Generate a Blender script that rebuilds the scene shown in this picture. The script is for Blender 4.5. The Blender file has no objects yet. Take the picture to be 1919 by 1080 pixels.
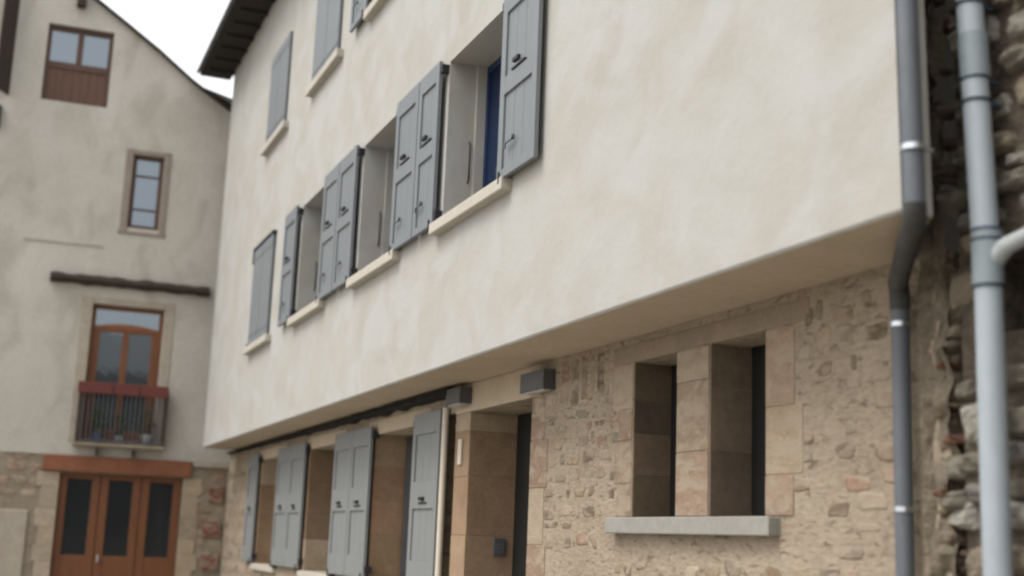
import bpy, math, random
from mathutils import Matrix, Vector, noise
random.seed(7)
R = math.radians
scene = bpy.context.scene
COL = scene.collection

# ---------------------------------------------------------------- camera
cd = bpy.data.cameras.new('camera'); cam = bpy.data.objects.new('camera', cd); COL.objects.link(cam)
cd.sensor_width = 36; cd.lens = 45.58; cd.clip_end = 800; cd.clip_start = 0.05
right = Vector((0.37252487, 0.92721343, 0.0387361))
fwd = Vector((-0.91320532, 0.35882861, 0.19312707))
up = Vector((0.1651704, -0.10731865, 0.98040882))
m = Matrix((right, up, -fwd)).transposed().to_4x4()
m.translation = Vector((0, 0, 1.6))
cam.matrix_world = m
cd.dof.use_dof = True; cd.dof.focus_distance = 9.0; cd.dof.aperture_fstop = 1.0
scene.camera = cam

# ---------------------------------------------------------------- sky, sun, exposure
SUN_EL, SUN_AZ = R(58), R(180)        # azimuth counted clockwise from +Y
w = bpy.data.worlds.new('World'); scene.world = w; w.use_nodes = True
nt = w.node_tree; nt.nodes.clear()
sky = nt.nodes.new('ShaderNodeTexSky'); sky.sky_type = 'NISHITA'; sky.sun_disc = False
sky.sun_elevation = SUN_EL; sky.sun_rotation = SUN_AZ
sky.air_density = 1.0; sky.dust_density = 6.0; sky.ozone_density = 1.0
hs = nt.nodes.new('ShaderNodeHueSaturation'); hs.inputs['Saturation'].default_value = 0.25
bg = nt.nodes.new('ShaderNodeBackground'); bg.inputs['Strength'].default_value = 0.15
wo = nt.nodes.new('ShaderNodeOutputWorld')
cl = nt.nodes.new('ShaderNodeMix'); cl.data_type = 'RGBA'; cl.inputs[0].default_value = .55; cl.inputs[7].default_value = (4.35, 4.42, 4.45, 1)   # an even layer of cloud over the sky
nt.links.new(sky.outputs[0], hs.inputs['Color']); nt.links.new(hs.outputs[0], cl.inputs[6]); nt.links.new(cl.outputs[2], bg.inputs['Color'])
nt.links.new(bg.outputs[0], wo.inputs['Surface'])
sd = bpy.data.lights.new('sun', 'SUN'); sd.energy = 0.75; sd.angle = R(26); sd.color = (1.0, .975, .94)
so = bpy.data.objects.new('sun', sd); COL.objects.link(so)
dirv = Vector((math.sin(SUN_AZ)*math.cos(SUN_EL), math.cos(SUN_AZ)*math.cos(SUN_EL), math.sin(SUN_EL)))
so.rotation_euler = dirv.to_track_quat('Z', 'Y').to_euler()
vs = scene.view_settings; vs.view_transform = 'Standard'; vs.look = 'None'; vs.gamma = 1; vs.exposure = 1.3
scene.cycles.filter_width = 2.2

# ---------------------------------------------------------------- materials
def mat(name, col, rough=.8, metal=0, spec=.4, var=.12, scale=3.0, fine=40., bump=.0, bscale=None, stretch=(1,1,1),
        col2=None, attr=False, streak=None, bdist=.01, contrast=(.3,.7)):
    m = bpy.data.materials.new(name); m.use_nodes = True
    N = m.node_tree.nodes; L = m.node_tree.links; b = N['Principled BSDF']
    b.inputs['Roughness'].default_value = rough; b.inputs['Metallic'].default_value = metal
    b.inputs['Specular IOR Level'].default_value = spec
    tc = N.new('ShaderNodeTexCoord'); mp = N.new('ShaderNodeMapping'); mp.inputs['Scale'].default_value = stretch
    L.new(tc.outputs['Object'], mp.inputs['Vector'])
    n1 = N.new('ShaderNodeTexNoise'); n1.inputs['Scale'].default_value = scale; n1.inputs['Detail'].default_value = 6
    n1.inputs['Roughness'].default_value = .6; n1.inputs['Distortion'].default_value = .4
    L.new(mp.outputs[0], n1.inputs['Vector'])
    rp = N.new('ShaderNodeValToRGB'); rp.color_ramp.elements[0].position = contrast[0]; rp.color_ramp.elements[1].position = contrast[1]
    c2 = col2 or tuple(c*(1-var*2) for c in col)
    rp.color_ramp.elements[0].color = (*c2, 1); rp.color_ramp.elements[1].color = (*col, 1)
    L.new(n1.outputs['Fac'], rp.inputs[0]); out = rp.outputs[0]
    if attr:
        a = N.new('ShaderNodeVertexColor'); a.layer_name = 'Col'
        mx = N.new('ShaderNodeMix'); mx.data_type = 'RGBA'; mx.blend_type = 'MULTIPLY'; mx.inputs[0].default_value = 1
        L.new(out, mx.inputs[6]); L.new(a.outputs['Color'], mx.inputs[7]); out = mx.outputs[2]
    n2 = N.new('ShaderNodeTexNoise'); n2.inputs['Scale'].default_value = fine; n2.inputs['Detail'].default_value = 5
    L.new(mp.outputs[0], n2.inputs['Vector'])
    mr = N.new('ShaderNodeMapRange'); mr.inputs[3].default_value = 1-var; mr.inputs[4].default_value = 1+var*.6
    mr.inputs[1].default_value = .3; mr.inputs[2].default_value = .7
    L.new(n2.outputs['Fac'], mr.inputs[0])
    m2 = N.new('ShaderNodeMix'); m2.data_type = 'RGBA'; m2.blend_type = 'MULTIPLY'; m2.inputs[0].default_value = 1
    L.new(out, m2.inputs[6]); L.new(mr.outputs[0], m2.inputs[7]); out = m2.outputs[2]
    if streak:      # (colour, scale vector, lo, hi, amount): soft stains running their own way
        sc, sv, lo, hi, am = streak
        mp2 = N.new('ShaderNodeMapping'); mp2.inputs['Scale'].default_value = sv; mp2.inputs['Rotation'].default_value = (0, R(20), 0)
        L.new(tc.outputs['Object'], mp2.inputs['Vector'])
        n3 = N.new('ShaderNodeTexNoise'); n3.inputs['Scale'].default_value = 1; n3.inputs['Detail'].default_value = 5; n3.inputs['Distortion'].default_value = .8
        L.new(mp2.outputs[0], n3.inputs['Vector'])
        r3 = N.new('ShaderNodeMapRange'); r3.inputs[1].default_value = lo; r3.inputs[2].default_value = hi; r3.inputs[4].default_value = am
        L.new(n3.outputs['Fac'], r3.inputs[0])
        m3 = N.new('ShaderNodeMix'); m3.data_type = 'RGBA'
        L.new(r3.outputs[0], m3.inputs[0]); L.new(out, m3.inputs[6]); m3.inputs[7].default_value = (*sc, 1); out = m3.outputs[2]
    L.new(out, b.inputs['Base Color'])
    if bump:
        n4 = N.new('ShaderNodeTexNoise'); n4.inputs['Scale'].default_value = bscale or 12; n4.inputs['Detail'].default_value = 8
        n4.inputs['Roughness'].default_value = .6
        L.new(mp.outputs[0], n4.inputs['Vector'])
        bp = N.new('ShaderNodeBump'); bp.inputs['Strength'].default_value = bump; bp.inputs['Distance'].default_value = bdist
        L.new(n4.outputs['Fac'], bp.inputs['Height']); L.new(bp.outputs[0], b.inputs['Normal'])
    return m

def glass(name, col, refl=.25, rough=.03):
    m = bpy.data.materials.new(name); m.use_nodes = True
    N = m.node_tree.nodes; L = m.node_tree.links; b = N['Principled BSDF']
    b.inputs['Base Color'].default_value = (*col, 1); b.inputs['Roughness'].default_value = .2
    g = N.new('ShaderNodeBsdfGlossy'); g.inputs['Roughness'].default_value = rough; g.inputs['Color'].default_value = (.78, .9, 1, 1)
    tc = N.new('ShaderNodeTexCoord'); n = N.new('ShaderNodeTexNoise'); n.inputs['Scale'].default_value = 2.5
    L.new(tc.outputs['Object'], n.inputs['Vector'])
    bp = N.new('ShaderNodeBump'); bp.inputs['Strength'].default_value = .15; bp.inputs['Distance'].default_value = .01
    L.new(n.outputs['Fac'], bp.inputs['Height']); L.new(bp.outputs[0], g.inputs['Normal'])
    fr = N.new('ShaderNodeFresnel'); fr.inputs['IOR'].default_value = 1.5
    ad = N.new('ShaderNodeMath'); ad.operation = 'ADD'; ad.use_clamp = True; ad.inputs[1].default_value = refl
    L.new(fr.outputs[0], ad.inputs[0])
    mx = N.new('ShaderNodeMixShader'); L.new(ad.outputs[0], mx.inputs[0]); L.new(b.outputs[0], mx.inputs[1]); L.new(g.outputs[0], mx.inputs[2])
    L.new(mx.outputs[0], N['Material Output'].inputs['Surface'])
    return m

M = {}
M['plaster'] = mat('lime_plaster', (.345,.333,.300), .9, var=.035, scale=1.0, fine=60, bump=.5, bscale=4, bdist=.02, col2=(.305,.289,.254),
                   streak=((.350,.345,.330), (1.5,1.5,1.9), .42, .62, .9))
M['sill'] = mat('cast_stone_sill', (.40,.37,.315), .85, var=.05, scale=8, bump=.2, bscale=40, bdist=.003)
M['soffit'] = mat('soffit_render', (.43,.355,.26), .9, var=.07, scale=2, fine=20, bump=.25, bscale=8, bdist=.01)
M['mortar'] = mat('lime_mortar', (.32,.265,.195), .95, var=.2, scale=3, fine=30, bump=.7, bscale=26, bdist=.016, col2=(.24,.19,.135), stretch=(.6,.6,1.6),
                  streak=((.105,.075,.048), (9.,9.,26.), .57, .68, .75))
M['stone'] = mat('sandstone', (1,1,1), .9, var=.13, scale=7, fine=45, bump=.7, bscale=22, bdist=.012, attr=True, stretch=(.7,.7,1.6), col2=(.76,.73,.70), streak=((.30,.247,.183),(6,6,12),.44,.62,.8))
M['plainstone'] = mat('unstreaked_sandstone', (1,1,1), .95, var=.12, scale=3, fine=30, bump=.5, bscale=18, bdist=.01, attr=True, col2=(.7,.68,.66))  # sandstone without the streak overlay; tone comes from each block's colour
M['rubble'] = mat('rough_rubble', (1,1,1), .95, var=.2, scale=9, fine=60, bump=1, bscale=18, bdist=.03, attr=True, stretch=(.7,.7,1.4), col2=(.62,.6,.58))
M['darkmortar'] = mat('dark_earth_mortar', (.125,.098,.07), 1, var=.3, scale=10, bump=1, bscale=25, bdist=.03)
M['shutter'] = mat('grey_painted_wood', (.160,.173,.182), .55, var=.05, scale=5, fine=60, stretch=(4,4,.5), bump=.12, bscale=30, bdist=.002)
M['shutter_low'] = mat('pale_grey_painted_wood', (.185,.193,.192), .6, var=.05, scale=5, fine=60, stretch=(4,4,.5), bump=.12, bscale=30, bdist=.002)
M['iron'] = mat('black_iron', (.035,.035,.04), .5, metal=.4, var=.2, scale=20)
M['navy'] = mat('navy_painted_frame', (.010,.03,.095), .5, var=.1, scale=6)
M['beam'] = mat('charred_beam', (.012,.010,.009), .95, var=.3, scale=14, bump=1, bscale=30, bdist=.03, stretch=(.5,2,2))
M['oak'] = mat('old_dark_timber', (.055,.038,.028), .9, var=.25, scale=8, bump=.8, bscale=20, bdist=.02, stretch=(3,.6,3))
M['eave'] = mat('eave_timber', (.028,.021,.017), .9, var=.25, scale=6, bump=.5, bscale=20, stretch=(.6,3,3))
M['tile'] = mat('weathered_slate', (.18,.178,.17), .85, var=.25, scale=6, bump=.6, bscale=12, bdist=.02)
M['gplaster'] = mat('old_grey_render', (.46,.435,.385), .95, var=.06, scale=.7, fine=14, bump=.5, bscale=6, bdist=.02, col2=(.38,.355,.31),
                    streak=((.26,.235,.195), (1.6,1.6,.9), .5, .70, .5))
M['gmortar'] = mat('old_mortar', (.27,.23,.175), .95, var=.15, scale=3, fine=18, bump=.8, bscale=14, bdist=.02, col2=(.20,.16,.12))
M['wood'] = mat('varnished_redwood', (.165,.06,.022), .5, var=.1, scale=5, stretch=(3,3,.4), bump=.1, bscale=30)
M['woodlight'] = mat('varnished_orange_wood', (.24,.085,.028), .5, var=.1, scale=5, stretch=(3,3,.4))
M['brownwood'] = mat('brown_stained_wood', (.085,.043,.029), .6, var=.12, scale=5, stretch=(3,8,.4))
M['lintel'] = mat('painted_brick_red_lintel', (.22,.085,.042), .8, var=.12, scale=4, fine=20, bump=.2)
M['redrail'] = mat('red_painted_board', (.12,.026,.02), .6, var=.1, scale=6)
M['surround'] = mat('pinkish_stone_surround', (.37,.335,.27), .9, var=.1, scale=5, fine=25, bump=.4, bscale=14, col2=(.30,.25,.20))
M['glass'] = glass('window_glass', (.03,.035,.04), .14)
M['dglass'] = glass('dark_window_glass', (.008,.010,.012), -.02)
M['nglass'] = mat('matte_navy_pane', (.005,.015,.045), .6, var=.1, spec=.2)  # window glass as even matte navy, its reflection left out
M['curtain'] = mat('net_curtain', (.42,.45,.47), .9, var=.05)
M['dark'] = mat('dark_door_and_recess_shade', (.009,.009,.008), .6, var=.1)  # near-black door paint, also standing in for shade deep in recesses
M['zinc'] = mat('dark_zinc', (.115,.125,.14), .6, metal=.1, var=.1, scale=5, stretch=(1,1,.3))
M['zincd'] = mat('darker_zinc', (.06,.058,.055), .7, metal=.1, var=.2, scale=9)  # zinc of the elbow, darker than the straight pipes
M['steel'] = mat('bright_steel', (.6,.62,.64), .33, metal=1, var=.05)
M['pvc'] = mat('pale_grey_pvc', (.30,.335,.36), .45, var=.05, scale=3, stretch=(1,1,.3),
               streak=((.23,.255,.265), (9,9,1.2), .5, .75, .5))
M['pvcd'] = mat('grey_pvc_socket', (.20,.235,.25), .5, var=.06, scale=6)
M['palepvc'] = mat('weathered_white_pvc',(.31,.33,.33),.6,var=.08,scale=8)
M['rubber'] = mat('dark_rubber_seal', (.03,.045,.07), .6)
M['lampgrey'] = mat('anthracite_lamp_housing', (.075,.075,.08), .5, var=.08)
M['lens'] = mat('frosted_lamp_lens', (.5,.5,.48), .4)
M['conduit'] = mat('cream_conduit', (.55,.49,.40), .5, var=.05)
M['street'] = mat('worn_paving', (.33,.30,.255), .9, var=.15, scale=2, fine=20, bump=.4, bscale=10)
M['brownlintel'] = mat('brown_stone_lintel', (.245,.19,.135), .9, var=.1, scale=4, bump=.5, bscale=14)
M['lshade'] = mat('dark_reflected_wall', (.10,.095,.085), .9, var=.2)  # wall tone kept dark for the panes to mirror
M['pot'] = mat('glazed_white_pot', (.28,.28,.28), .3)
M['potblue'] = mat('glazed_blue_pot', (.05,.07,.15), .3)
M['leaf'] = mat('pot_plant_leaves', (.06,.10,.03), .7, var=.3, scale=30)

# ---------------------------------------------------------------- mesh builder
class MB:
    def __init__(s): s.v=[]; s.f=[]; s.c=[]; s.m=[]; s.sm=[]
    def face(s, pts, col=(1,1,1), mi=0, smooth=False):
        i=len(s.v); s.v += [tuple(p) for p in pts]; s.f.append(tuple(range(i,i+len(pts)))); s.c.append(col); s.m.append(mi); s.sm.append(smooth)
    def box(s, P, a0,a1,b0,b1,d0,d1, col=(1,1,1), mi=0):
        c=[P(a,b,d) for a in (a0,a1) for b in (b0,b1) for d in (d0,d1)]
        i=len(s.v); s.v += c
        for f in ((0,1,3,2),(4,6,7,5),(0,4,5,1),(2,3,7,6),(0,2,6,4),(1,5,7,3)):
            s.f.append(tuple(i+k for k in f)); s.c.append(col); s.m.append(mi); s.sm.append(False)
    def grid(s, rows, col=(1,1,1), mi=0, smooth=True, closed=False):
        i=len(s.v); n=len(rows[0])
        for r in rows: s.v += [tuple(p) for p in r]
        for a in range(len(rows)-1):
            for b in range(n if closed else n-1):
                s.f.append((i+a*n+b, i+a*n+(b+1)%n, i+(a+1)*n+(b+1)%n, i+(a+1)*n+b)); s.c.append(col); s.m.append(mi); s.sm.append(smooth)
    def tube(s, pts, r, n=14, mi=0, cap=True):
        pts=[Vector(p) for p in pts]; rs = r if isinstance(r,(list,tuple)) else [r]*len(pts)
        rows=[]; pn=None
        for k,p in enumerate(pts):
            t=(pts[min(k+1,len(pts)-1)]-pts[max(k-1,0)]).normalized()
            if pn is None: pn=t.orthogonal().normalized()
            pn=(pn-t*pn.dot(t)).normalized(); q=t.cross(pn)
            rows.append([p+(pn*math.cos(2*math.pi*j/n)+q*math.sin(2*math.pi*j/n))*rs[k] for j in range(n)])
        s.grid(rows, mi=mi, closed=True)
        if cap: s.face(rows[0],mi=mi); s.face(rows[-1],mi=mi)
    def build(s, name, mats, parent=None, bevel=0):
        me=bpy.data.meshes.new(name); me.from_pydata(s.v,[],s.f)
        if not isinstance(mats,(list,tuple)): mats=[mats]
        for m_ in mats: me.materials.append(m_)
        for p,mi,sm in zip(me.polygons,s.m,s.sm): p.material_index=mi; p.use_smooth=sm
        at=me.color_attributes.new('Col','FLOAT_COLOR','CORNER'); k=0
        for p,c in zip(me.polygons,s.c):
            for _ in p.loop_indices: at.data[k].color=(*c,1); k+=1
        me.validate()
        o=bpy.data.objects.new(name,me); COL.objects.link(o); o.parent=parent
        if bevel:
            b=o.modifiers.new('bevel','BEVEL'); b.width=bevel; b.segments=2; b.limit_method='ANGLE'
        return o
def empty(name, loc=(0,0,0), rz=0, label=None, cat=None, group=None):
    o=bpy.data.objects.new(name,None); COL.objects.link(o); o.location=loc; o.rotation_euler=(0,0,rz)
    if label: tag(o,label,cat,group)
    return o
def tag(o,label,cat,group=None):
    o['label']=label; o['category']=cat
    if group: o['group']=group
    return o
def quick(name, mt, parent, P, *boxes, bevel=0):
    b=MB()
    for q in boxes: b.box(P,*q)
    return b.build(name, mt, parent, bevel)
def wall(b, P, a0,a1,z0,top,holes,depth,breaks=(),mi=0,step=None):
    """front face with holes (a0,a1,z0,z1) and their reveals; top(a) gives the upper edge"""
    tf = top if callable(top) else (lambda a: top)
    xs=sorted(set([a0,a1]+[h[0] for h in holes]+[h[1] for h in holes]+list(breaks)))
    for l,r in zip(xs,xs[1:]):
        mid=(l+r)/2; z=z0
        for h in sorted([h for h in holes if h[0]<mid<h[1]], key=lambda h:h[2]):
            b.face([P(l,z,0),P(r,z,0),P(r,h[2],0),P(l,h[2],0)],mi=mi); z=h[3]
        b.face([P(l,z,0),P(r,z,0),P(r,tf(r),0),P(l,tf(l),0)],mi=mi)
    for h in holes:
        l,r,lo,hi=h[:4]; dd=h[4] if len(h)>4 else depth
        b.face([P(l,lo,0),P(l,hi,0),P(l,hi,dd),P(l,lo,dd)],mi=mi); b.face([P(r,lo,0),P(r,hi,0),P(r,hi,dd),P(r,lo,dd)],mi=mi)
        b.face([P(l,hi,0),P(r,hi,0),P(r,hi,dd),P(l,hi,dd)],mi=mi); b.face([P(l,lo,0),P(r,lo,0),P(r,lo,dd),P(l,lo,dd)],mi=mi)
TANS=[(.23,.17,.115),(.29,.225,.155),(.17,.122,.08),(.26,.19,.12),(.20,.16,.115),(.31,.255,.185),(.15,.11,.075),(.26,.165,.115),(.23,.19,.14)]
PINK=[(.28,.205,.14),(.30,.23,.16),(.265,.185,.13),(.33,.265,.19),(.23,.165,.11),(.29,.21,.15)]
DARKTAN=[(.14,.105,.07),(.17,.125,.085),(.12,.09,.065),(.18,.145,.105)]  # darker browns for the slit reveal
GREY=[(.21,.19,.15),(.27,.25,.21),(.18,.16,.125),(.31,.29,.25),(.22,.18,.13),(.20,.185,.165)]
def dome(b, P, a, z, w_, h_, out, col, n=7, rough=.16, base=0.0, flat=.5):
    """one field stone: an irregular low boulder bulging out of the wall plane"""
    sd=random.random()*100; rows=[]; K=5
    for i in range(K):
        rr=(i/(K-1)); row=[]
        for j in range(n*2):
            t=2*math.pi*j/(n*2); c,s_=math.cos(t),math.sin(t)
            e=.62; x=math.copysign(abs(c)**e,c); y=math.copysign(abs(s_)**e,s_)
            k=1+rough*2*noise.noise(Vector((c*1.3+sd,s_*1.3,0)))
            q=rr*k
            d=base-out*(1-rr**3.2)*(1-flat+flat*(1-rr)) if rr<1 else base+.02
            if rr<1: d-=out*.35*noise.noise(Vector((x*rr*1.8+sd,y*rr*1.8,3)))
            row.append(P(a+x*q*w_/2, z+y*q*h_/2, d))
        rows.append(row)
    b.grid(rows,col=col,closed=True)
def chunk(b, P, a, z, w_, h_, out, col, base=0., smooth=False):
    '''one rough quarried stone: boxy outline, broken face'''
    sd=random.random()*100; n=9; rows=[]; tilt=random.uniform(-.3,.3)
    for i in range(n):
        row=[]; v=i/(n-1)*2-1
        for j in range(n):
            u=j/(n-1)*2-1; e=max(abs(u),abs(v))
            q=1-.24*(abs(u)*abs(v))**1.2+.34*noise.noise(Vector((u*.9+sd,v*.9,7)))+.1*noise.noise(Vector((u*3+sd,v*3,9)))
            n1=noise.noise(Vector((u*1.6+sd,v*1.3,1)))+.5*noise.noise(Vector((u*4+sd,v*4,2)))
            d=base-out*(.65+.35*n1+tilt*v*.5) if e<.99 else base+.05
            if .7<e<.99: d+=out*.35
            row.append(P(a+u*q*w_/2, z+v*q*h_/2, d))
        rows.append(row)
    b.grid(rows,col=col,smooth=smooth)
def rubble(b, P, a0,a1,z0,z1, avoid, out, sz=(.1,.3), hz=(.07,.16), fill=1., pal=TANS, keep=1., rough=.16, base=0, flat=.5, ang=False):
    z=z0
    while z<z1:
        h=random.uniform(*hz); a=a0+random.uniform(0,.1)
        while a<a1:
            w_=random.uniform(*sz)
            if a+w_>a1: break
            zz=z+random.uniform(-.02,.02)
            if random.random()<keep and not any(a+w_>q[0]-.01 and a<q[1]+.01 and zz+h>q[2] and zz<q[3] for q in avoid):
                c=random.choice(pal); k=random.uniform(.8,1.15); hh=h*random.uniform(.75,1.1)
                if ang: chunk(b,P,a+w_/2,zz+hh/2,w_*fill,hh*fill,out*random.uniform(.3,1.3),tuple(x*k for x in c),base,ang=='smooth')
                else: dome(b,P,a+w_/2,zz+hh/2,w_*fill,hh*fill,out*random.uniform(.5,1.3),tuple(x*k for x in c),rough=rough,base=base,flat=flat)
            a+=w_+random.uniform(.0,.03)
        z+=h+.01
def blocks(b, P, a0,a1,z0,z1, d0,d1, hz=(.22,.42), pal=PINK, jit=0., side=0, gap=.003):
    """a stack of dressed blocks; side = which edge (+1 right, -1 left) is toothed into the wall"""
    z=z0; t=0
    while z<z1-.01:
        h=min(random.uniform(*hz), z1-z)
        if z1-z-h<.12: h=z1-z
        e=random.uniform(.5,1)*jit*(t%2 or .35); t+=1
        l=a0-(e if side<0 else 0); r=a1+(e if side>0 else 0)
        c=random.choice(pal); k=random.uniform(.85,1.12)
        b.box(P,l,r,z+gap/2,z+h-gap/2,d0+random.uniform(-.002,.002),d1,col=tuple(x*k for x in c))
        z+=h

# ================================================================ the street
b=MB(); b.face([(-300,-300,0),(300,-300,0),(300,300,0),(-300,300,0)])
st=b.build('street',M['street']); st['kind']='structure'

# ================================================================ plastered house with the overhanging upper floors
YU, YL = 3.24, 3.80
house=empty('plastered_house',(-13,YU,0),0,'cream plastered house with grey shutters whose upper floors overhang a stone ground floor','house')
HX,HY=-13,YU
PU=lambda a,z,d:(a-HX, YU+d-HY, z)
PL=lambda a,z,d:(a-HX, YL+d-HY, z)
XL,XR=-21.95,-4.06
up_open=[(-18.28,-16.95,4.17,5.57),(-15.35,-14.02,4.17,5.57),(-12.55,-11.2,4.17,5.57),(-9.87,-8.5,4.17,5.57),
         (-18.12,-16.85,7.07,8.42),(-15.25,-13.95,7.07,8.42),(-12.55,-11.2,7.07,8.42),(-9.87,-8.5,7.07,8.42)]
b=MB(); ZB=2.965
wall(b,PU,XL,XR,ZB,9.52,up_open,.36)
# rounded lower arris with a hand-made wobble
n=120; rows=[[],[],[]]
for i in range(n+1):
    a=XL+(XR-XL)*i/n; q=.006*noise.noise(Vector((a*1.7,0,0)))
    rows[0].append(PU(a,ZB,0)); rows[1].append(PU(a,ZB-.011+q,.003)); rows[2].append(PU(a,2.948,.016))
b.grid(rows)
b.face([PU(XL,2.948,.016),PU(XL,9.52,0),PU(XL,9.52,6),PU(XL,2.948,6)])
b.face([PU(XR,2.948,.016),PU(XR,9.52,0),PU(XR,9.52,.15),PU(XR,2.948,.15)])
b.face([PU(XL,9.52,0),PU(XR,9.52,0),PU(XR,9.52,6),PU(XL,9.52,6)]); b.face([PU(XL,0,6),PU(XR,0,6),PU(XR,9.52,6),PU(XL,9.52,6)])
b.v=[(v[0]-max(0,(v[2]-2.95))*.025,v[1],v[2]) if v[0]>XR-HX-.02 else v for v in b.v]
b.build('upper_wall',M['plaster'],house)
b=MB(); b.face([PU(XL,2.948,.016),PU(XR,2.948,.016),PU(XR,2.948,.15),PU(XR-.72,2.948,.56),PU(XR-.72,2.948,.62),PU(XL,2.948,.62)]); b.build('soffit',M['soffit'],house)
# rendered return at the street end, above the bare stone
b=MB(); rows=[]
for i in range(90):
    z=2.94+6.5*i/89
    rows.append([PU(XR-.02-.72*y_-(.05*noise.noise(Vector((y_*7,z*6,0)))+.03*noise.noise(Vector((y_*20,z*15,4))))*min(1,y_*6),z,.145+y_*.43) for y_ in [k/14 for k in range(15)]])
b.grid(rows)
b.v=[(v[0]-max(0,v[2]-2.95)*.025,v[1],v[2]) for v in b.v]
b.build('raw_end_wall',M['darkmortar'],house)
b=MB(); rows=[]
for i in range(220):
    z=.3+9.1*i/219
    rows.append([PL(-4.66+k*.0165+(.07*noise.noise(Vector((k*.2,z*5,8))) if k>8 else 0),z,(.012 if k<2 else -.018)-.05*(noise.noise(Vector((k*.25,z*9,5)))+.4*noise.noise(Vector((k*.6,z*25,1))))*min(1,k/5)) for k in range(14)])
b.grid(rows,col=(.20,.165,.12),smooth=False)
for k in range(46):
    z=random.uniform(.4,4.5); sz_=random.uniform(.05,.13)
    chunk(b,PL,-4.47+random.uniform(-.06,.03),z,sz_*1.3,sz_*.6,.06,random.choice([(.20,.15,.10),(.18,.09,.055),(.24,.20,.15),(.15,.11,.075)]),base=random.uniform(-.01,.05))
b.build('rough_pier',M['rubble'],house)

# ground floor wall
g_open=[(-19.6,-18.2,1.16,2.68,.4),(-16.45,-14.98,1.16,2.68,.4),(-13.45,-11.95,1.16,2.68,.4),(-11.3,-10.88,0.02,2.72,.3),
        (-10.51,-9.14,.02,2.70,.47),(-7.45,-6.87,1.79,2.78,.42),(-6.48,-5.90,1.79,2.78,.42)]
b=MB(); XE=-4.47
wall(b,PL,-22.58,XE,0,2.946,g_open,.4)
rows=[]
for i in range(120):
    z=2.946*i/119
    rows.append([PL(XE-.02+(.05*noise.noise(Vector((y_*6,z*5,0)))+.05*noise.noise(Vector((y_*15,z*13,2))) if y_>0 else .02),z,y_) for y_ in (0,.02,.05,.1,.15,.2,.27,.35,.45,.6)])
b.grid(rows,smooth=False)
b.build('ground_floor_wall',M['mortar'],house)
# field stones set nearly flush in the mortar
b=MB(); av=[(q[0]-.02,q[1]+.02,q[2],q[3]) for q in g_open]+[(-13.6,-10.4,.0,3),(-10.6,-8.9,2.6,3),(-7.8,-5.7,1.6,1.8),(-7.6,-5.8,2.78,2.95),(-6.9,-6.4,1.7,3),(-22.6,-11.,2.66,3)]
rubble(b,PL,-9.1,-4.5,.3,2.90,av,.007,sz=(.06,.30),hz=(.045,.16),keep=.62,fill=.95,ang='smooth')
rubble(b,PL,-22.5,-11.9,.3,2.85,av,.010,sz=(.15,.4),hz=(.12,.25),keep=.85,fill=.97,ang='smooth')
b.build('field_stones',M['stone'],house)
# dressed stone surrounds
def surround(*calls,mt='stone'):
    b=MB()
    for c in calls: blocks(b,PL,*c[0],**c[1])
    b.build('stone_surround',M[mt],house,bevel=.005)
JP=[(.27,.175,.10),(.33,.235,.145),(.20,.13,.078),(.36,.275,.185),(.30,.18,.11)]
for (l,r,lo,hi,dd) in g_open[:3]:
    surround(((l-.18,l+.004,lo,hi,-.006,dd-.01),dict(jit=.12,side=-1,pal=JP,hz=(.25,.5))),mt='plainstone')
    surround(((r-.004,r+.16,lo,hi,-.006,dd-.01),dict(jit=.12,side=1)))
surround(((-10.875,-10.506,.02,2.695,-.007,.46),dict(hz=(.3,.6),pal=[(.34,.26,.17),(.31,.215,.135),(.37,.29,.20),(.29,.195,.12)])),mt='plainstone')
surround(((-9.144,-8.93,.02,2.69,-.006,.46),dict(hz=(.25,.45),jit=.22,side=1)))
surround(((-7.62,-7.46,1.79,2.775,-.006,.20),dict(hz=(.16,.34),jit=.14,side=-1)))
surround(((-7.46,-7.444,1.79,2.775,.004,.35),dict(hz=(.2,.34),pal=DARKTAN)),mt='plainstone')  # reveal face lined with darker blocks than the front
surround(((-6.874,-6.50,1.79,2.775,-.008,.35),dict(hz=(.3,.46))))
surround(((-6.499,-6.476,1.79,2.775,-.004,.35),dict(hz=(.3,.4),pal=[(.20,.155,.11),(.17,.13,.095)])),mt='plainstone')
surround(((-5.904,-5.70,1.79,2.775,-.006,.35),dict(hz=(.2,.38),jit=.2,side=1)))
b=MB(); a=-8.6
while a<-7.9:
    w_=random.uniform(.09,.16); h=random.uniform(.2,.34); c=random.choice(TANS)
    b.box(PL,a,a+w_-.03,2.88-h,2.90,-.0035,.05,col=tuple(x*.85 for x in c)); a+=w_+.02
b.build('relieving_stones',M['stone'],house,bevel=.006)
# pale lintels
quick('lintel',M['soffit'],house,PL,(-13.75,-11.62,2.681,2.83,-.004,.38),bevel=.006)
quick('lintel',M['soffit'],house,PL,(-16.7,-14.75,2.681,2.83,-.004,.38),bevel=.006)
quick('lintel',M['soffit'],house,PL,(-19.85,-17.95,2.681,2.83,-.004,.38),bevel=.006)
quick('lintel',M['soffit'],house,PL,(-10.9,-9.0,2.701,2.945,-.0045,.46),bevel=.006)
quick('lintel',M['brownlintel'],house,PL,(-7.75,-5.5,2.781,2.90,-.0052,.34),bevel=.006)
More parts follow.
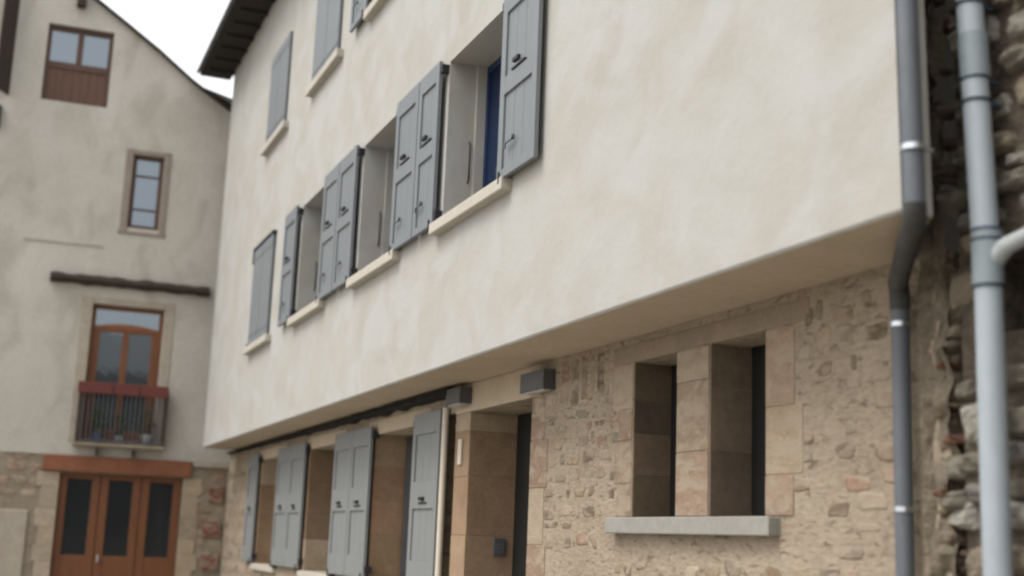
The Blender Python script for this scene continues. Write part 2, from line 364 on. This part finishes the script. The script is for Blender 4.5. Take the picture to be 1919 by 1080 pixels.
# charred beam under the overhang
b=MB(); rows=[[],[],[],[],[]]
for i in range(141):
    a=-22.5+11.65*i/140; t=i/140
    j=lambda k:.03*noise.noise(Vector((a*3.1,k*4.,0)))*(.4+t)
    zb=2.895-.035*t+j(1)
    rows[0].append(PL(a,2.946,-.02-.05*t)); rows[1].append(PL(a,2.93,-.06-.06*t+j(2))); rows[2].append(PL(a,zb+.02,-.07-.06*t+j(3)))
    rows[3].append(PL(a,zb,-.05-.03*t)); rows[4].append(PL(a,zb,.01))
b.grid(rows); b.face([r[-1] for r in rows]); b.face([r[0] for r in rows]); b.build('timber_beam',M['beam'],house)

# windows, sills
def house_window(l,r,lo,hi,P,d,frame_m,sub=.05,mull=True,closed=False):
    f=MB()
    for q in ((l,r,lo,lo+.06),(l,r,hi-.06,hi),(l,l+sub,lo+.06,hi-.06),(r-sub,r,lo+.06,hi-.06),((l+r)/2-.03,(l+r)/2+.03,lo+.06,hi-.06)):
        f.box(P,*q,d,d+.05)
    w_=f.build('window',frame_m,house,bevel=.004)
    g=MB(); g.box(P,l+sub,r-sub,lo+.06,hi-.06,d+.02,d+.03); g.build('glass',M['nglass'] if frame_m is M['navy'] else M['dglass'],w_)
    return w_
for i,(l,r,lo,hi) in enumerate(up_open):
    house_window(l,r,lo,hi,PU,.33,M['navy'])
    quick('window_sill',M['sill'],house,PU,(l-.1,r+.17,lo-.10,lo-.004,-.085,.32),bevel=.01)
    # inner render stop beside the frame
    if i in (1,2,3): quick('reveal_stop',M['plaster'],house,PU,(l,l+.03,lo,hi,.24,.328),bevel=.004)
for (l,r,lo,hi,dd) in g_open[:3]:
    house_window(l,r,lo,hi,PL,.34,M['lampgrey'])
    quick('window_sill',M['sill'],house,PL,(l-.1,r+.1,lo-.09,lo-.004,-.06,.33),bevel=.01)
for (l,r,lo,hi,dd) in g_open[5:]:
    quick('slit_shade_panel',M['dark'],house,PL,(l,r,lo,hi,.27,.31))  # black panel painted as the shade deep in the slit
quick('slit_sill',mat('grey_stone_ledge',(.26,.25,.22),.85,var=.08,scale=9,bump=.4,bscale=30,bdist=.004),house,PL,(-7.68,-5.77,1.685,1.786,-.075,.36),bevel=.008)
d_=quick('entrance_door',M['dark'],house,PL,(-10.51,-9.14,.02,2.70,.43,.465)); 
quick('door_handle',M['steel'],d_,PL,(-9.32,-9.2,1.02,1.05,.38,.40),(-9.3,-9.28,1.0,1.07,.39,.43))
quick('slot_shade_panel',M['dark'],house,PL,(-11.3,-10.88,.02,2.72,.26,.29))  # near-black sheet standing in for the shade inside the slot

# shutters: one leaf, hinged at either side
def leaf(P, a0, a1, z0, z1, hinge, kind, closed=False, d_front=-.075, th=.034, turn=0):
    W=a1-a0; H=z1-z0; b=MB(); st_=.085
    if closed:
        ww=W/5
        for k in range(5): b.box(P,a0+k*ww+.0015,a0+(k+1)*ww-.0015,z0,z1,d_front,d_front+th)
        o=b.build('shutter',M['shutter'],house,bevel=.003); hx=a1 if hinge>0 else a0
        for zz in (z0+.12,z1-.16): quick('strap_hinge',M['shutter'],o,P,(a0+.02,a1-.02,zz,zz+.04,d_front-.006,d_front-.0005))
        return o
    if kind=='up': rails=[(0,.045),(.44,.535),(.885,1.)]
    else: rails=[(0,.14),(.44,.60),(.875,1.)]
    d0=d_front; d1=d_front+th; z=lambda t:z0+H*t
    for q in rails: b.box(P,a0+st_,a1-st_,z(q[0]),z(q[1]),d0,d1)
    b.box(P,a0,a0+st_,z0,z1,d0,d1); b.box(P,a1-st_,a1,z0,z1,d0,d1)
    for (t0,t1) in ((rails[0][1],rails[1][0]),(rails[1][1],rails[2][0])):
        n_=3; ww=(W-2*st_)/n_
        for k in range(n_): b.box(P,a0+st_+k*ww+.002,a0+st_+(k+1)*ww-.002,z(t0)-.001,z(t1)+.001,d0+.017,d1-.004)
    o=b.build('shutter',M['shutter'] if kind=='up' else M['shutter_low'],house,bevel=.004)
    if not closed:
        am=(a0+a1)/2; zl=z(.575 if kind=='up' else .50)
        quick('latch',M['iron'],o,P,(am-.12,am+.13,zl-.052,zl-.036,d0-.008,d0+.016),(am-.05,am+.05,zl-.02,zl+.012,d0-.03,d0-.001),bevel=.003)
        if kind=='up': quick('hook',M['zinc'],o,P,(am-.17,am-.02,z(.16),z(.16)+.012,d0-.02,d0-.008),(am-.17,am-.155,z(.16)-.035,z(.16),d0-.02,d0-.008),(am-.03,am-.02,z(.16),z(.16)+.035,d0-.02,d0+.004))
    hx=a1 if hinge>0 else a0
    for zz in (z(.03),z(.92)):
        quick('hinge',M['iron'],o,P,(min(hx,hx+.05*hinge),max(hx,hx+.05*hinge),zz,zz+.075,d0+.01,.01),bevel=.004)
    return o
# shutter holder irons on the wall below the leaf
def stop(P,a,z):
    b=MB(); b.box(P,a-.03,a+.03,z-.035,z-.008,-.07,0); b.box(P,a-.006,a+.006,z-.035,z+.05,-.092,-.080); b.box(P,a-.02,a+.02,z-.055,z-.035,-.03,0)
    b.build('shutter_stop',M['iron'],house,bevel=.002)
zt,zb=5.585,4.155
leaf(PU,-16.08,-15.40,zb,zt,1,'up')
for l,r,h in ((-13.98,-13.32,-1),(-13.29,-12.60,1),(-11.16,-10.50,-1),(-10.475,-9.93,1),(-8.45,-7.76,-1)):
    leaf(PU,l,r,zb,zt,h,'up')
for a in (-15.45,-13.93,-12.65,-11.1,-9.98,-8.38): stop(PU,a,zb)
leaf(PU,-18.27,-17.625,4.18,5.56,-1,'up',True,-.045); leaf(PU,-17.605,-16.96,4.18,5.56,1,'up',True,-.045)
leaf(PU,-18.11,-17.495,7.08,8.41,-1,'up',True,-.04); leaf(PU,-17.475,-16.86,7.08,8.41,1,'up',True,-.04)
leaf(PU,-15.24,-14.61,7.08,8.41,-1,'up',True,-.04); leaf(PU,-14.59,-13.96,7.08,8.41,1,'up',True,-.04)
leaf(PU,-13.26,-12.60,7.06,8.42,1,'up'); stop(PU,-12.7,7.06)
leaf(PU,-11.16,-10.50,7.06,8.42,-1,'up')
# iron surround of the closed first-floor shutters
for q in ((-18.32,-16.92,5.565,5.60,-.06,0),(-18.34,-18.285,5.38,5.56,-.055,0),(-18.34,-18.28,4.16,4.22,-.055,0)): quick('shutter_bar',M['iron'],house,PU,q,bevel=.004)
# thin rods on the reveals
for l in (-9.87,-12.55,-15.35):
    b=MB(); b.tube([PU(l+.005,4.53,.2),PU(l+.03,4.56,.2),PU(l+.03,4.86,.2),PU(l+.005,4.89,.2)],.008,8); b.build('reveal_rod',M['iron'],house)
# ground floor leaves
gz0,gz1=1.18,2.765
for l,r,h in ((-20.36,-19.64,1),(-18.17,-17.36,-1),(-17.34,-16.52,1),(-14.95,-14.19,-1),(-14.17,-13.42,1),(-11.91,-11.13,-1)):
    leaf(PL,l,r,gz0,gz1,h,'low')
    stop(PL,(r-.06) if h>0 else (l+.06),gz0)

# roof: eave boards, fascia, rafters, slates
b=MB(); b.box(PU,-22.36,-3.6,9.50,9.53,-.54,.0); b.build('eave_boards',M['eave'],house)
for k in range(32):
    a=-21.95+k*.58; quick('rafter_tail',M['eave'],house,PU,(a,a+.09,9.455,9.50,-.44,.02))
b=MB(); b.face([PU(-22.4,9.531,-.6),PU(-3.5,9.531,-.6),PU(-3.5,12.4,4.5),PU(-22.4,12.4,4.5)]); b.face([PU(-22.4,9.581,-.6),PU(-3.5,9.581,-.6),PU(-3.5,12.45,4.5),PU(-22.4,12.45,4.5)])
b.face([PU(-22.4,9.531,-.6),PU(-3.5,9.531,-.6),PU(-3.5,9.581,-.6),PU(-22.4,9.581,-.6)])
b.face([PU(-22.4,9.531,-.6),PU(-22.4,9.581,-.6),PU(-22.4,12.45,4.5),PU(-22.4,12.4,4.5)])
b.build('roof',M['tile'],house)

# ================================================================ gabled house closing the street
GX=-22.6; rz=R(-2.26)
gh=empty('gabled_house',(GX,3.8,0),rz,'tall grey rendered house with sloping gable, brown wood doors and small red-topped balcony','house')
PG=lambda a,z,d:(-d,a,z)
rp=[(-14.,6.2),(-5.2,12.2),(-2.97,10.69),(-2.37,10.29),(-1.78,9.89),(-1.19,9.44),(-.94,9.28),(-.49,9.0),(2.5,7.4)]
def rl(u):
    for (u0,z0),(u1,z1) in zip(rp,rp[1:]):
        if u0<=u<=u1: return z0+(z1-z0)*(u-u0)/(u1-u0)
    return rp[-1][1]
gz=2.74
attic=(-3.67,-2.58,8.76,10.15); w2=(-2.05,-1.53,6.68,8.0); fw=(-2.47,-1.29,2.97,5.31)
b=MB(); wall(b,PG,-9.,2.4,gz,rl,[attic+(.16,),w2+(.14,),fw+(.2,)],.16,breaks=[p[0] for p in rp if -9<p[0]<2.4])
b.face([PG(-9,gz,0),PG(2.4,gz,0),PG(2.4,gz,.03),PG(-9,gz,.03)])
b.face([PG(2.4,0,0),PG(2.4,rl(2.4),0),PG(2.4,rl(2.4),8),PG(2.4,0,8)]); b.face([PG(-9,0,0),PG(-9,rl(-9),0),PG(-9,rl(-9),8),PG(-9,0,8)])
b.build('rendered_wall',M['gplaster'],gh)
door=(-2.72,-.74,.02,2.46)
b=MB(); wall(b,PG,-9,2.4,0,gz,[door+(.2,)],.2)
b2=MB()
for f_ in b.f: b2.face([(b.v[i][0]-.03,b.v[i][1],b.v[i][2]) for i in f_])
b2.build('stone_base_wall',M['gmortar'],gh)
PG2=lambda a,z,d:(-d-.03,a,z)
b=MB(); rubble(b,PG2,-8.9,2.3,.1,2.68,[(-2.75,-.7,0,2.8),(-3.9,-3.0,.3,1.9)],.02,sz=(.15,.4),hz=(.12,.24),keep=.9,fill=.98,ang='smooth',pal=[(.30,.24,.17),(.34,.28,.21),(.26,.19,.13),(.30,.2,.14)])
blocks(b,PG2,-2.95,-2.72,.02,2.46,-.02,.18,jit=.12,side=-1,pal=[(.38,.32,.24),(.34,.28,.2)]); blocks(b,PG2,-.74,-.5,.02,2.46,-.02,.18,jit=.1,side=1,pal=[(.36,.29,.2),(.32,.26,.18)])
for z in (.95,1.5,2.08):
    b.box(PG2,-.33+random.uniform(-.05,.05),-.06,z,z+.26,-.05,.1,col=(.17,.06,.045))
b.build('base_stones',M['stone'],gh,bevel=.01)
quick('render_patch',M['surround'],gh,PG2,(-4.2,-3.14,.2,1.82,-.035,.0),bevel=.02)
# thin roof verge and slates
b=MB()
for (u0,z0),(u1,z1) in zip(rp,rp[1:]):
    for k in (0,.05): b.face([PG(u0,z0+k,-.1),PG(u1,z1+k,-.1),PG(u1,z1+k,8),PG(u0,z0+k,8)])
    b.face([PG(u0,z0,-.1),PG(u1,z1,-.1),PG(u1,z1+.05,-.1),PG(u0,z0+.05,-.1)])
b.build('roof',M['oak'],gh)
b=MB(); b.face([PG(-.98,9.35,-.12),PG(-.4,9.07,-.12),PG(1.,8.5,-.12),PG(1.,8.75,-.12),PG(-.41,9.2,-.12)])
b.face([PG(-.98,9.352,-.12),PG(1.,8.752,-.12),PG(1.,8.75,7.9),PG(-.98,9.35,7.9)]); b.build('roof_flare',M['tile'],gh)
# attic window
def gframe(nm, q, d, mt, bars, th=.06, glass_m=None, gq=None, par=gh, parts=()):
    l,r,lo,hi=q; f=MB(); e=.07
    f.box(PG,l,r,hi-e,hi,d,d+th); f.box(PG,l,r,lo,lo+e,d,d+th); f.box(PG,l,l+e,lo+e,hi-e,d,d+th); f.box(PG,r-e,r,lo+e,hi-e,d,d+th)
    for s_ in bars: f.box(PG,*s_,d-.004,d+th+.004)
    o=f.build(nm,mt,par,bevel=.006)
    g=MB(); gl,gr,glo,ghi=gq or (l+e,r-e,lo+e,hi-e); g.box(PG,gl,gr,glo,ghi,d+.025,d+.04); g.build('glass',glass_m or M['glass'],o)
    return o
a_=attic
aw=gframe('attic_window',a_,.08,M['brownwood'],[(a_[0]+.07,a_[1]-.07,9.38,9.5),(-3.17,-3.07,9.5,10.08)],gq=(-3.6,-2.65,9.5,10.05))
b=MB()
for k in range(7):
    u=-3.6+k*.1357; b.box(PG,u+.003,u+.133,8.83,9.38,.095,.12)
b.build('lower_panel',mat('reddish_brown_boards',(.115,.06,.038),.7,var=.15,scale=5,stretch=(3,6,.5)),aw)
b=MB(); b.box(PG,-3.25,-3.1,10.5,10.68,-.18,.05); b.build('purlin_end',M['oak'],gh,bevel=.01)
# narrow window
b=MB()
for q in ((-2.18,-2.052,6.62,8.09),(-1.528,-1.42,6.62,8.09),(-2.052,-1.528,8.002,8.08),(-2.2,-1.4,6.56,6.62)): b.box(PG,*q,-.02,.13)
b.build('narrow_window_surround',mat('rose_stone_surround',(.26,.215,.18),.9,var=.1,scale=6,bump=.4),gh,bevel=.01)
gframe('narrow_window',w2,.07,M['brownwood'],[(-1.98,-1.6,7.62,7.65),(-1.98,-1.6,7.02,7.05)])
# tall window with transom
b=MB()
for q in ((-2.66,-2.472,2.97,5.42),(-1.288,-1.12,2.97,5.42),(-2.472,-1.288,5.312,5.42)): b.box(PG,*q,-.012,.18)
b.build('tall_window_surround',M['surround'],gh,bevel=.012)
tw=gframe('tall_window',fw,.13,M['wood'],[(-2.40,-1.36,4.86,4.95),(-1.94,-1.83,3.04,4.86),(-2.4,-2.31,3.04,4.86),(-1.46,-1.36,3.04,4.86),(-2.31,-1.46,3.04,3.2)])
# shallow arched board over the two leaves
b=MB(); pts=[]
for i in range(13):
    t=i/12; u=-2.4+1.04*t; pts.append((u,4.95+.06*math.sin(math.pi*t)))
for (u0,z0),(u1,z1) in zip(pts,pts[1:]):
    b.face([PG(u0,4.93,.12),PG(u1,4.93,.12),PG(u1,z1,.12),PG(u0,z0,.12)]); b.face([PG(u0,z0,.12),PG(u1,z1,.12),PG(u1,z1,.15),PG(u0,z0,.15)])
b.build('arched_rail',M['woodlight'],tw)
# balcony
bal=quick('balcony_slab',M['gmortar'],gh,PG,(-2.58,-1.12,2.90,2.95,-.26,.1),bevel=.01)
quick('bracket',M['iron'],bal,PG,(-2.2,-2.16,2.76,2.87,-.2,0)); quick('bracket',M['iron'],bal,PG,(-1.62,-1.58,2.76,2.87,-.2,0))
rail=quick('balcony_railing',M['lampgrey'],gh,PG,*[(-2.47+k*.0745,-2.452+k*.0745,3.0,3.78,-.24,-.222) for k in range(18)],(-2.5,-1.14,2.98,3.01,-.245,-.215),bevel=.002)
quick('side_post',M['oak'],rail,PG,(-2.55,-2.5,2.96,3.9,-.25,-.0)); quick('side_post',M['oak'],rail,PG,(-1.16,-1.12,2.96,3.9,-.25,-.0))
quick('top_board',M['redrail'],rail,PG,(-2.58,-2.02,3.765,3.95,-.275,-.25),(-2.0,-1.6,3.765,3.95,-.275,-.25),(-1.58,-1.13,3.765,3.95,-.275,-.25),(-2.58,-1.13,3.93,3.955,-.25,-.1),bevel=.005)
# beams, ledge traces
b=MB(); rows=[[] for _ in range(5)]
for i in range(41):
    u=-3.2+2.62*i/40; j=lambda k:.02*noise.noise(Vector((u*4,k*3.,1)))
    z=5.70-.01*i/40
    rows[0].append(PG(u,z+.075,.01)); rows[1].append(PG(u,z+.065+2*j(0),-.12)); rows[2].append(PG(u,z-.04+2*j(1),-.17+2*j(4))); rows[3].append(PG(u,z-.085+2*j(2),-.1)); rows[4].append(PG(u,z-.085+2*j(3),.01))
b.grid(rows); b.face([r[0] for r in rows]); b.face([r[-1] for r in rows]); b.build('timber_ledge',M['oak'],gh)
quick('ledge_trace',M['surround'],gh,PG,(-3.68,-2.4,6.28,6.31,-.015,.01),bevel=.005)
quick('stone_string',M['surround'],gh,PG,(-.6,2.3,2.66,2.76,-.05,.02),bevel=.012)
quick('door_lintel',M['lintel'],gh,PG,(-3.0,-.63,2.48,2.74,-.06,.15),bevel=.008)
# three-leaf garage door
l,r,lo,hi=door; gd=MB(); W=(r-l)/3
for k in range(3):
    x0=l+k*W+.006; x1=l+(k+1)*W-.006
    gd.box(PG2,x0,x0+.13,lo,hi,.10,.15); gd.box(PG2,x1-.13,x1,lo,hi,.10,.15); gd.box(PG2,x0+.13,x1-.13,hi-.09,hi,.1,.15)
    gd.box(PG2,x0+.13,x1-.13,lo,1.13,.105,.15)
g_=gd.build('garage_door',M['wood'],gh,bevel=.006)
for k in range(3):
    x0=l+k*W+.13; x1=l+(k+1)*W-.13; quick('glass',M['dglass'],g_,PG2,(x0,x1,1.12,hi-.08,.125,.135))
quick('door_back',M['dark'],g_,PG2,(l,r,lo,hi,.16,.18))  # dark sheet added so the gaps between leaves read as shade
quick('door_handle',M['steel'],g_,PG2,(-2.01,-1.98,1.02,1.14,.06,.10),bevel=.004)
# half open dark shutter of the next window, standing out from the wall
b=MB(); sh_ang=R(62)
def PS(a,z,d): return (a*math.sin(sh_ang)+d*math.cos(sh_ang), -4.2-a*math.cos(sh_ang)+d*math.sin(sh_ang), z)
for k in range(4): b.box(PS,k*.11+.003,k*.11+.107,8.74,10.9,0,.03)
b.box(PS,.02,.42,9.1,9.2,-.02,0); b.box(PS,.02,.42,10.4,10.5,-.02,0)
ds=b.build('plank_shutter',M['oak'],gh,bevel=.004)
quick('wall_bracket',M['iron'],gh,PG,(-4.36,-4.26,8.14,8.52,-.12,.02),bevel=.01)

# pots on the balcony
def pot(u,mt,label,s=1.,plant=True):
    e=empty('flower_pot',(0,0,0),0); 
    p=gh.matrix_basis if False else (Matrix.Translation((GX,3.8,0))@Matrix.Rotation(rz,4,'Z'))@Vector((.13,u,2.951)); e.location=p
    b=MB(); prof=[(.05,0),(.062,.05),(.075,.11),(.08,.125),(.072,.125),(.066,.11)]
    rows=[[(r_*s*math.cos(t*math.pi/8),r_*s*math.sin(t*math.pi/8),z_*s) for t in range(16)] for r_,z_ in prof]
    b.grid(rows,closed=True); b.face(rows[0]); b.face(rows[-1]); b.build('pot',mt,e)
    if plant:
        b=MB()
        for k in range(90):
            t=random.uniform(0,6.28); rr=random.uniform(0,.1)*s; z=random.uniform(.12,.42)*s
            c=Vector((rr*math.cos(t),rr*math.sin(t),z)); d1=Vector((random.uniform(-1,1),random.uniform(-1,1),random.uniform(-.3,1))).normalized()*.05; d2=d1.orthogonal().normalized()*.016
            b.face([c-d1,c+d2,c+d1,c-d2],col=(1,1,1))
        b.build('leaves',M['leaf'],e)
    tag(e,label,'flower pot','pots on the small balcony'); return e
pot(-2.2,M['potblue'],'blue glazed pot with leaves behind the balcony bars, leftmost',1.3)
pot(-1.85,M['pot'],'white pot with leaves behind the middle of the balcony bars',1.15)
pot(-1.42,M['pot'],'largest white pot with leaves at the right end of the balcony',1.45)

# ================================================================ rough rubble house at the right
rh=empty('rubble_house',(-2,3.7,0),0,'old rough rubble stone house beyond the dark crack, with a black square hole','house')
PR=lambda a,z,d:(a+2, d, z)
hole=(-4.09,-3.62,2.50,2.83)
b=MB(); b.box(PR,-4.6,2.,0,8,.42,.6); wall(b,PR,-4.27,2.,0,8,[hole],.35)
b.face([PR(-4.27,0,0),PR(-4.27,8,0),PR(-4.27,8,.42),PR(-4.27,0,.42)]); b.build('core_wall',M['darkmortar'],rh)
b=MB(); random.seed(11)
rubble(b,PR,-4.34,-2.6,.2,6.2,[(hole[0]-.0,hole[1],hole[2]-.0,hole[3]+.0)],.085,sz=(.12,.34),hz=(.07,.2),fill=1.06,pal=GREY,base=-.0,ang=True)
rubble(b,PR,-2.6,1.9,.2,6.2,[],.07,sz=(.2,.42),hz=(.12,.22),fill=1.06,pal=GREY,ang=True)
rubble(b,PR,-4.40,-4.18,.2,2.02,[],.10,sz=(.1,.2),hz=(.06,.14),fill=1.05,pal=GREY[:5],ang=True)
# ragged end of the wall: small broken stones and brick bits filling the crack low down
for k in range(70):
    z=random.uniform(.4,2.5); a=random.uniform(-4.47,-4.28); s_=random.uniform(.04,.13)
    chunk(b,PR,a,z,s_*1.5,s_*.6,.05,random.choice([(.14,.10,.07),(.13,.06,.04),(.16,.13,.10),(.11,.08,.055)]),base=random.uniform(.08,.34))
b.build('rubble_stones',M['rubble'],rh)
b=MB(); b.box(PR,hole[0],hole[1],hole[2],hole[3],.33,.349); b.build('hole_back',M['dark'],rh)  # the hole's inner shade is this sheet's near-black colour

# ================================================================ pipes
gp=empty('grey_downpipe',(-4.1,3.19,0),0,'dark grey metal downpipe with bright clips running down the corner of the overhang','drainpipe')
PP=lambda x,y,z:(x+4.1,y-3.19,z)
b=MB(); xt,yt=-4.012,3.262
b.tube([PP(xt-.16,yt,9.4),PP(xt,yt,2.965)],.043,18); b.build('upper_pipe',M['zinc'],gp)
b=MB(); b.tube([PP(xt,yt,2.97),PP(xt,yt,2.945),PP(xt-.03,yt+.02,2.91),PP(-4.66,3.69,2.82),PP(-4.69,3.72,2.76),PP(-4.695,3.725,2.70)],.046,18); b.build('elbow',M['zincd'],gp)
b=MB(); b.tube([PP(-4.695,3.725,2.74),PP(-4.695,3.725,.05)],.041,18); b.build('lower_pipe',M['zinc'],gp)
def clip(nm,x,y,z,r,mt,par,off,h=.022,wy=.1):
    b=MB(); b.tube([off(x,y,z-h/2),off(x,y,z+h/2)],r,18); b.box(lambda a,c,d:off(a,d,c),x-.012,x+.012,z-.008,z+.008,y,y+wy); return b.build(nm,mt,par)
clip('clip',xt,yt,3.20,.05,M['steel'],gp,PP,wy=.09); clip('clip',-4.695,3.725,2.63,.047,M['steel'],gp,PP,wy=.07); clip('clip',-4.695,3.725,1.81,.047,M['steel'],gp,PP,wy=.07)
clip('clip',xt-.056,yt,5.2,.05,M['steel'],gp,PP,wy=.09)

wp=empty('pale_waste_pipe',(-3.95,3.55,0),0,'pale grey plastic waste pipe with a side branch, standing before the rubble wall','drainpipe')
PW=lambda x,y,z:(x+3.95,y-3.55,z)
xw,yw=-3.945,3.555
b=MB(); b.tube([PW(xw-.25,yw,8),PW(xw-.008,yw,2.86)],.054,20); b.tube([PW(xw,yw,2.70),PW(xw,yw,.02)],.054,20); b.build('pipe',M['pvc'],wp)
b=MB(); b.tube([PW(xw,yw,2.885),PW(xw,yw,2.655)],.0605,20)
b.build('tee',M['pvcd'],wp)
for z in (2.885,2.66,2.845):
    b=MB(); b.tube([PW(xw,yw,z-.006),PW(xw,yw,z+.006)],.0615,20); b.build('seal',M['rubber'],wp)
b=MB(); b.tube([PW(xw,yw,2.72),PW(xw+.03,yw+.01,2.77),PW(xw+.09,yw+.02,2.81),PW(xw+.2,yw+.03,2.835),PW(xw+.9,yw+.06,2.87)],[.045,.045,.036,.031,.031],16); b.build('branch',M['palepvc'],wp)
b=MB(); b.tube([PW(xw-.043,yw,3.72),PW(xw-.035,yw,3.53)],.060,20); b.build('socket',M['pvcd'],wp)
for z in (3.86,3.53,3.43): clip('collar',xw-.008-(z-2.86)*.047,yw,z,.0595,M['rubber'],wp,PW,h=.014,wy=.12)

# ================================================================ small fittings on the ground floor
def light(x0,x1,z0,z1,y0,label):
    e=empty('wall_light',((x0+x1)/2,YL,(z0+z1)/2),0,label,'wall light','box lamps on the ground floor wall')
    cx,cz=(x0+x1)/2,(z0+z1)/2; P=lambda a,z,d:(a-cx,d,z-cz)
    quick('housing',M['lampgrey'],e,P,(x0,x1,z0+.008,z1,y0-YL,-.006),bevel=.004)
    quick('lens',M['lens'],e,P,(x0+.03,x1-.03,z0,z0+.0075,y0-YL+.015,-.03)); quick('back_plate',M['iron'],e,P,(x0+.05,x1-.05,z0+.02,z1-.02,-.0055,-.001))
    return e
light(-9.17,-8.72,2.715,2.87,3.70,'dark grey box wall light at the upper right corner of the doorway')
light(-10.87,-10.50,2.76,2.91,3.68,'dark grey box wall light over the stone pier, at the end of the black beam')
e=empty('entry_keypad',(-10.506,4.1,1.56),0,'dark entry keypad box on the left stone side of the doorway','keypad')
I=lambda a,z,d:(a,d,z)
quick('housing',M['lampgrey'],e,I,(0,.03,-.075,.075,-.055,.055),bevel=.005)
bt=MB()
for i in range(3):
    for j in range(3): bt.box(I,.0305,.034,-.05+j*.03,-.03+j*.03,-.035+i*.026,-.017+i*.026)
bt.build('buttons',M['zinc'],e)
b=MB(); b.tube([(0,0,0),(0,0,2.75)],.03,12); o=b.build('conduit_pipe',M['conduit']); o.location=(-11.07,3.76,0.02)
tag(o,'cream vertical pipe between the last grey shutter and the stone pier','pipe')
b=MB(); b.box(I,-.04,.04,-.11,.11,-.02,0); o=b.build('doorbell_plate',M['conduit'],bevel=.004); o.location=(-10.70,3.79,2.36)
tag(o,'small cream plate fixed high on the stone pier beside the doorway','plate')

# ================================================================ unseen house added behind the viewer for dark reflections in the window panes
oh=empty('reflected_house',(17,0,0),0,'dark house added out of view, mirrored in the panes of the gabled house','house')
PO=lambda a,z,d:(d,a,z)
b=MB(); b.box(PO,-9,6,0,8.6,0,6); b.build('wall',M['lshade'],oh)
b=MB(); b.face([PO(-9.4,8.6,-.5),PO(6.4,8.6,-.5),PO(6.4,11,3),PO(-9.4,11,3)]); b.face([PO(-9.4,8.6,6.5),PO(6.4,8.6,6.5),PO(6.4,11,3),PO(-9.4,11,3)]); b.build('roof',M['tile'],oh)
for u in (-7,-4,-1,2):
    for z in (1.2,4.2,6.6): quick('window',M['dglass'],oh,PO,(u,u+1,z,z+1.4,-.03,.05))
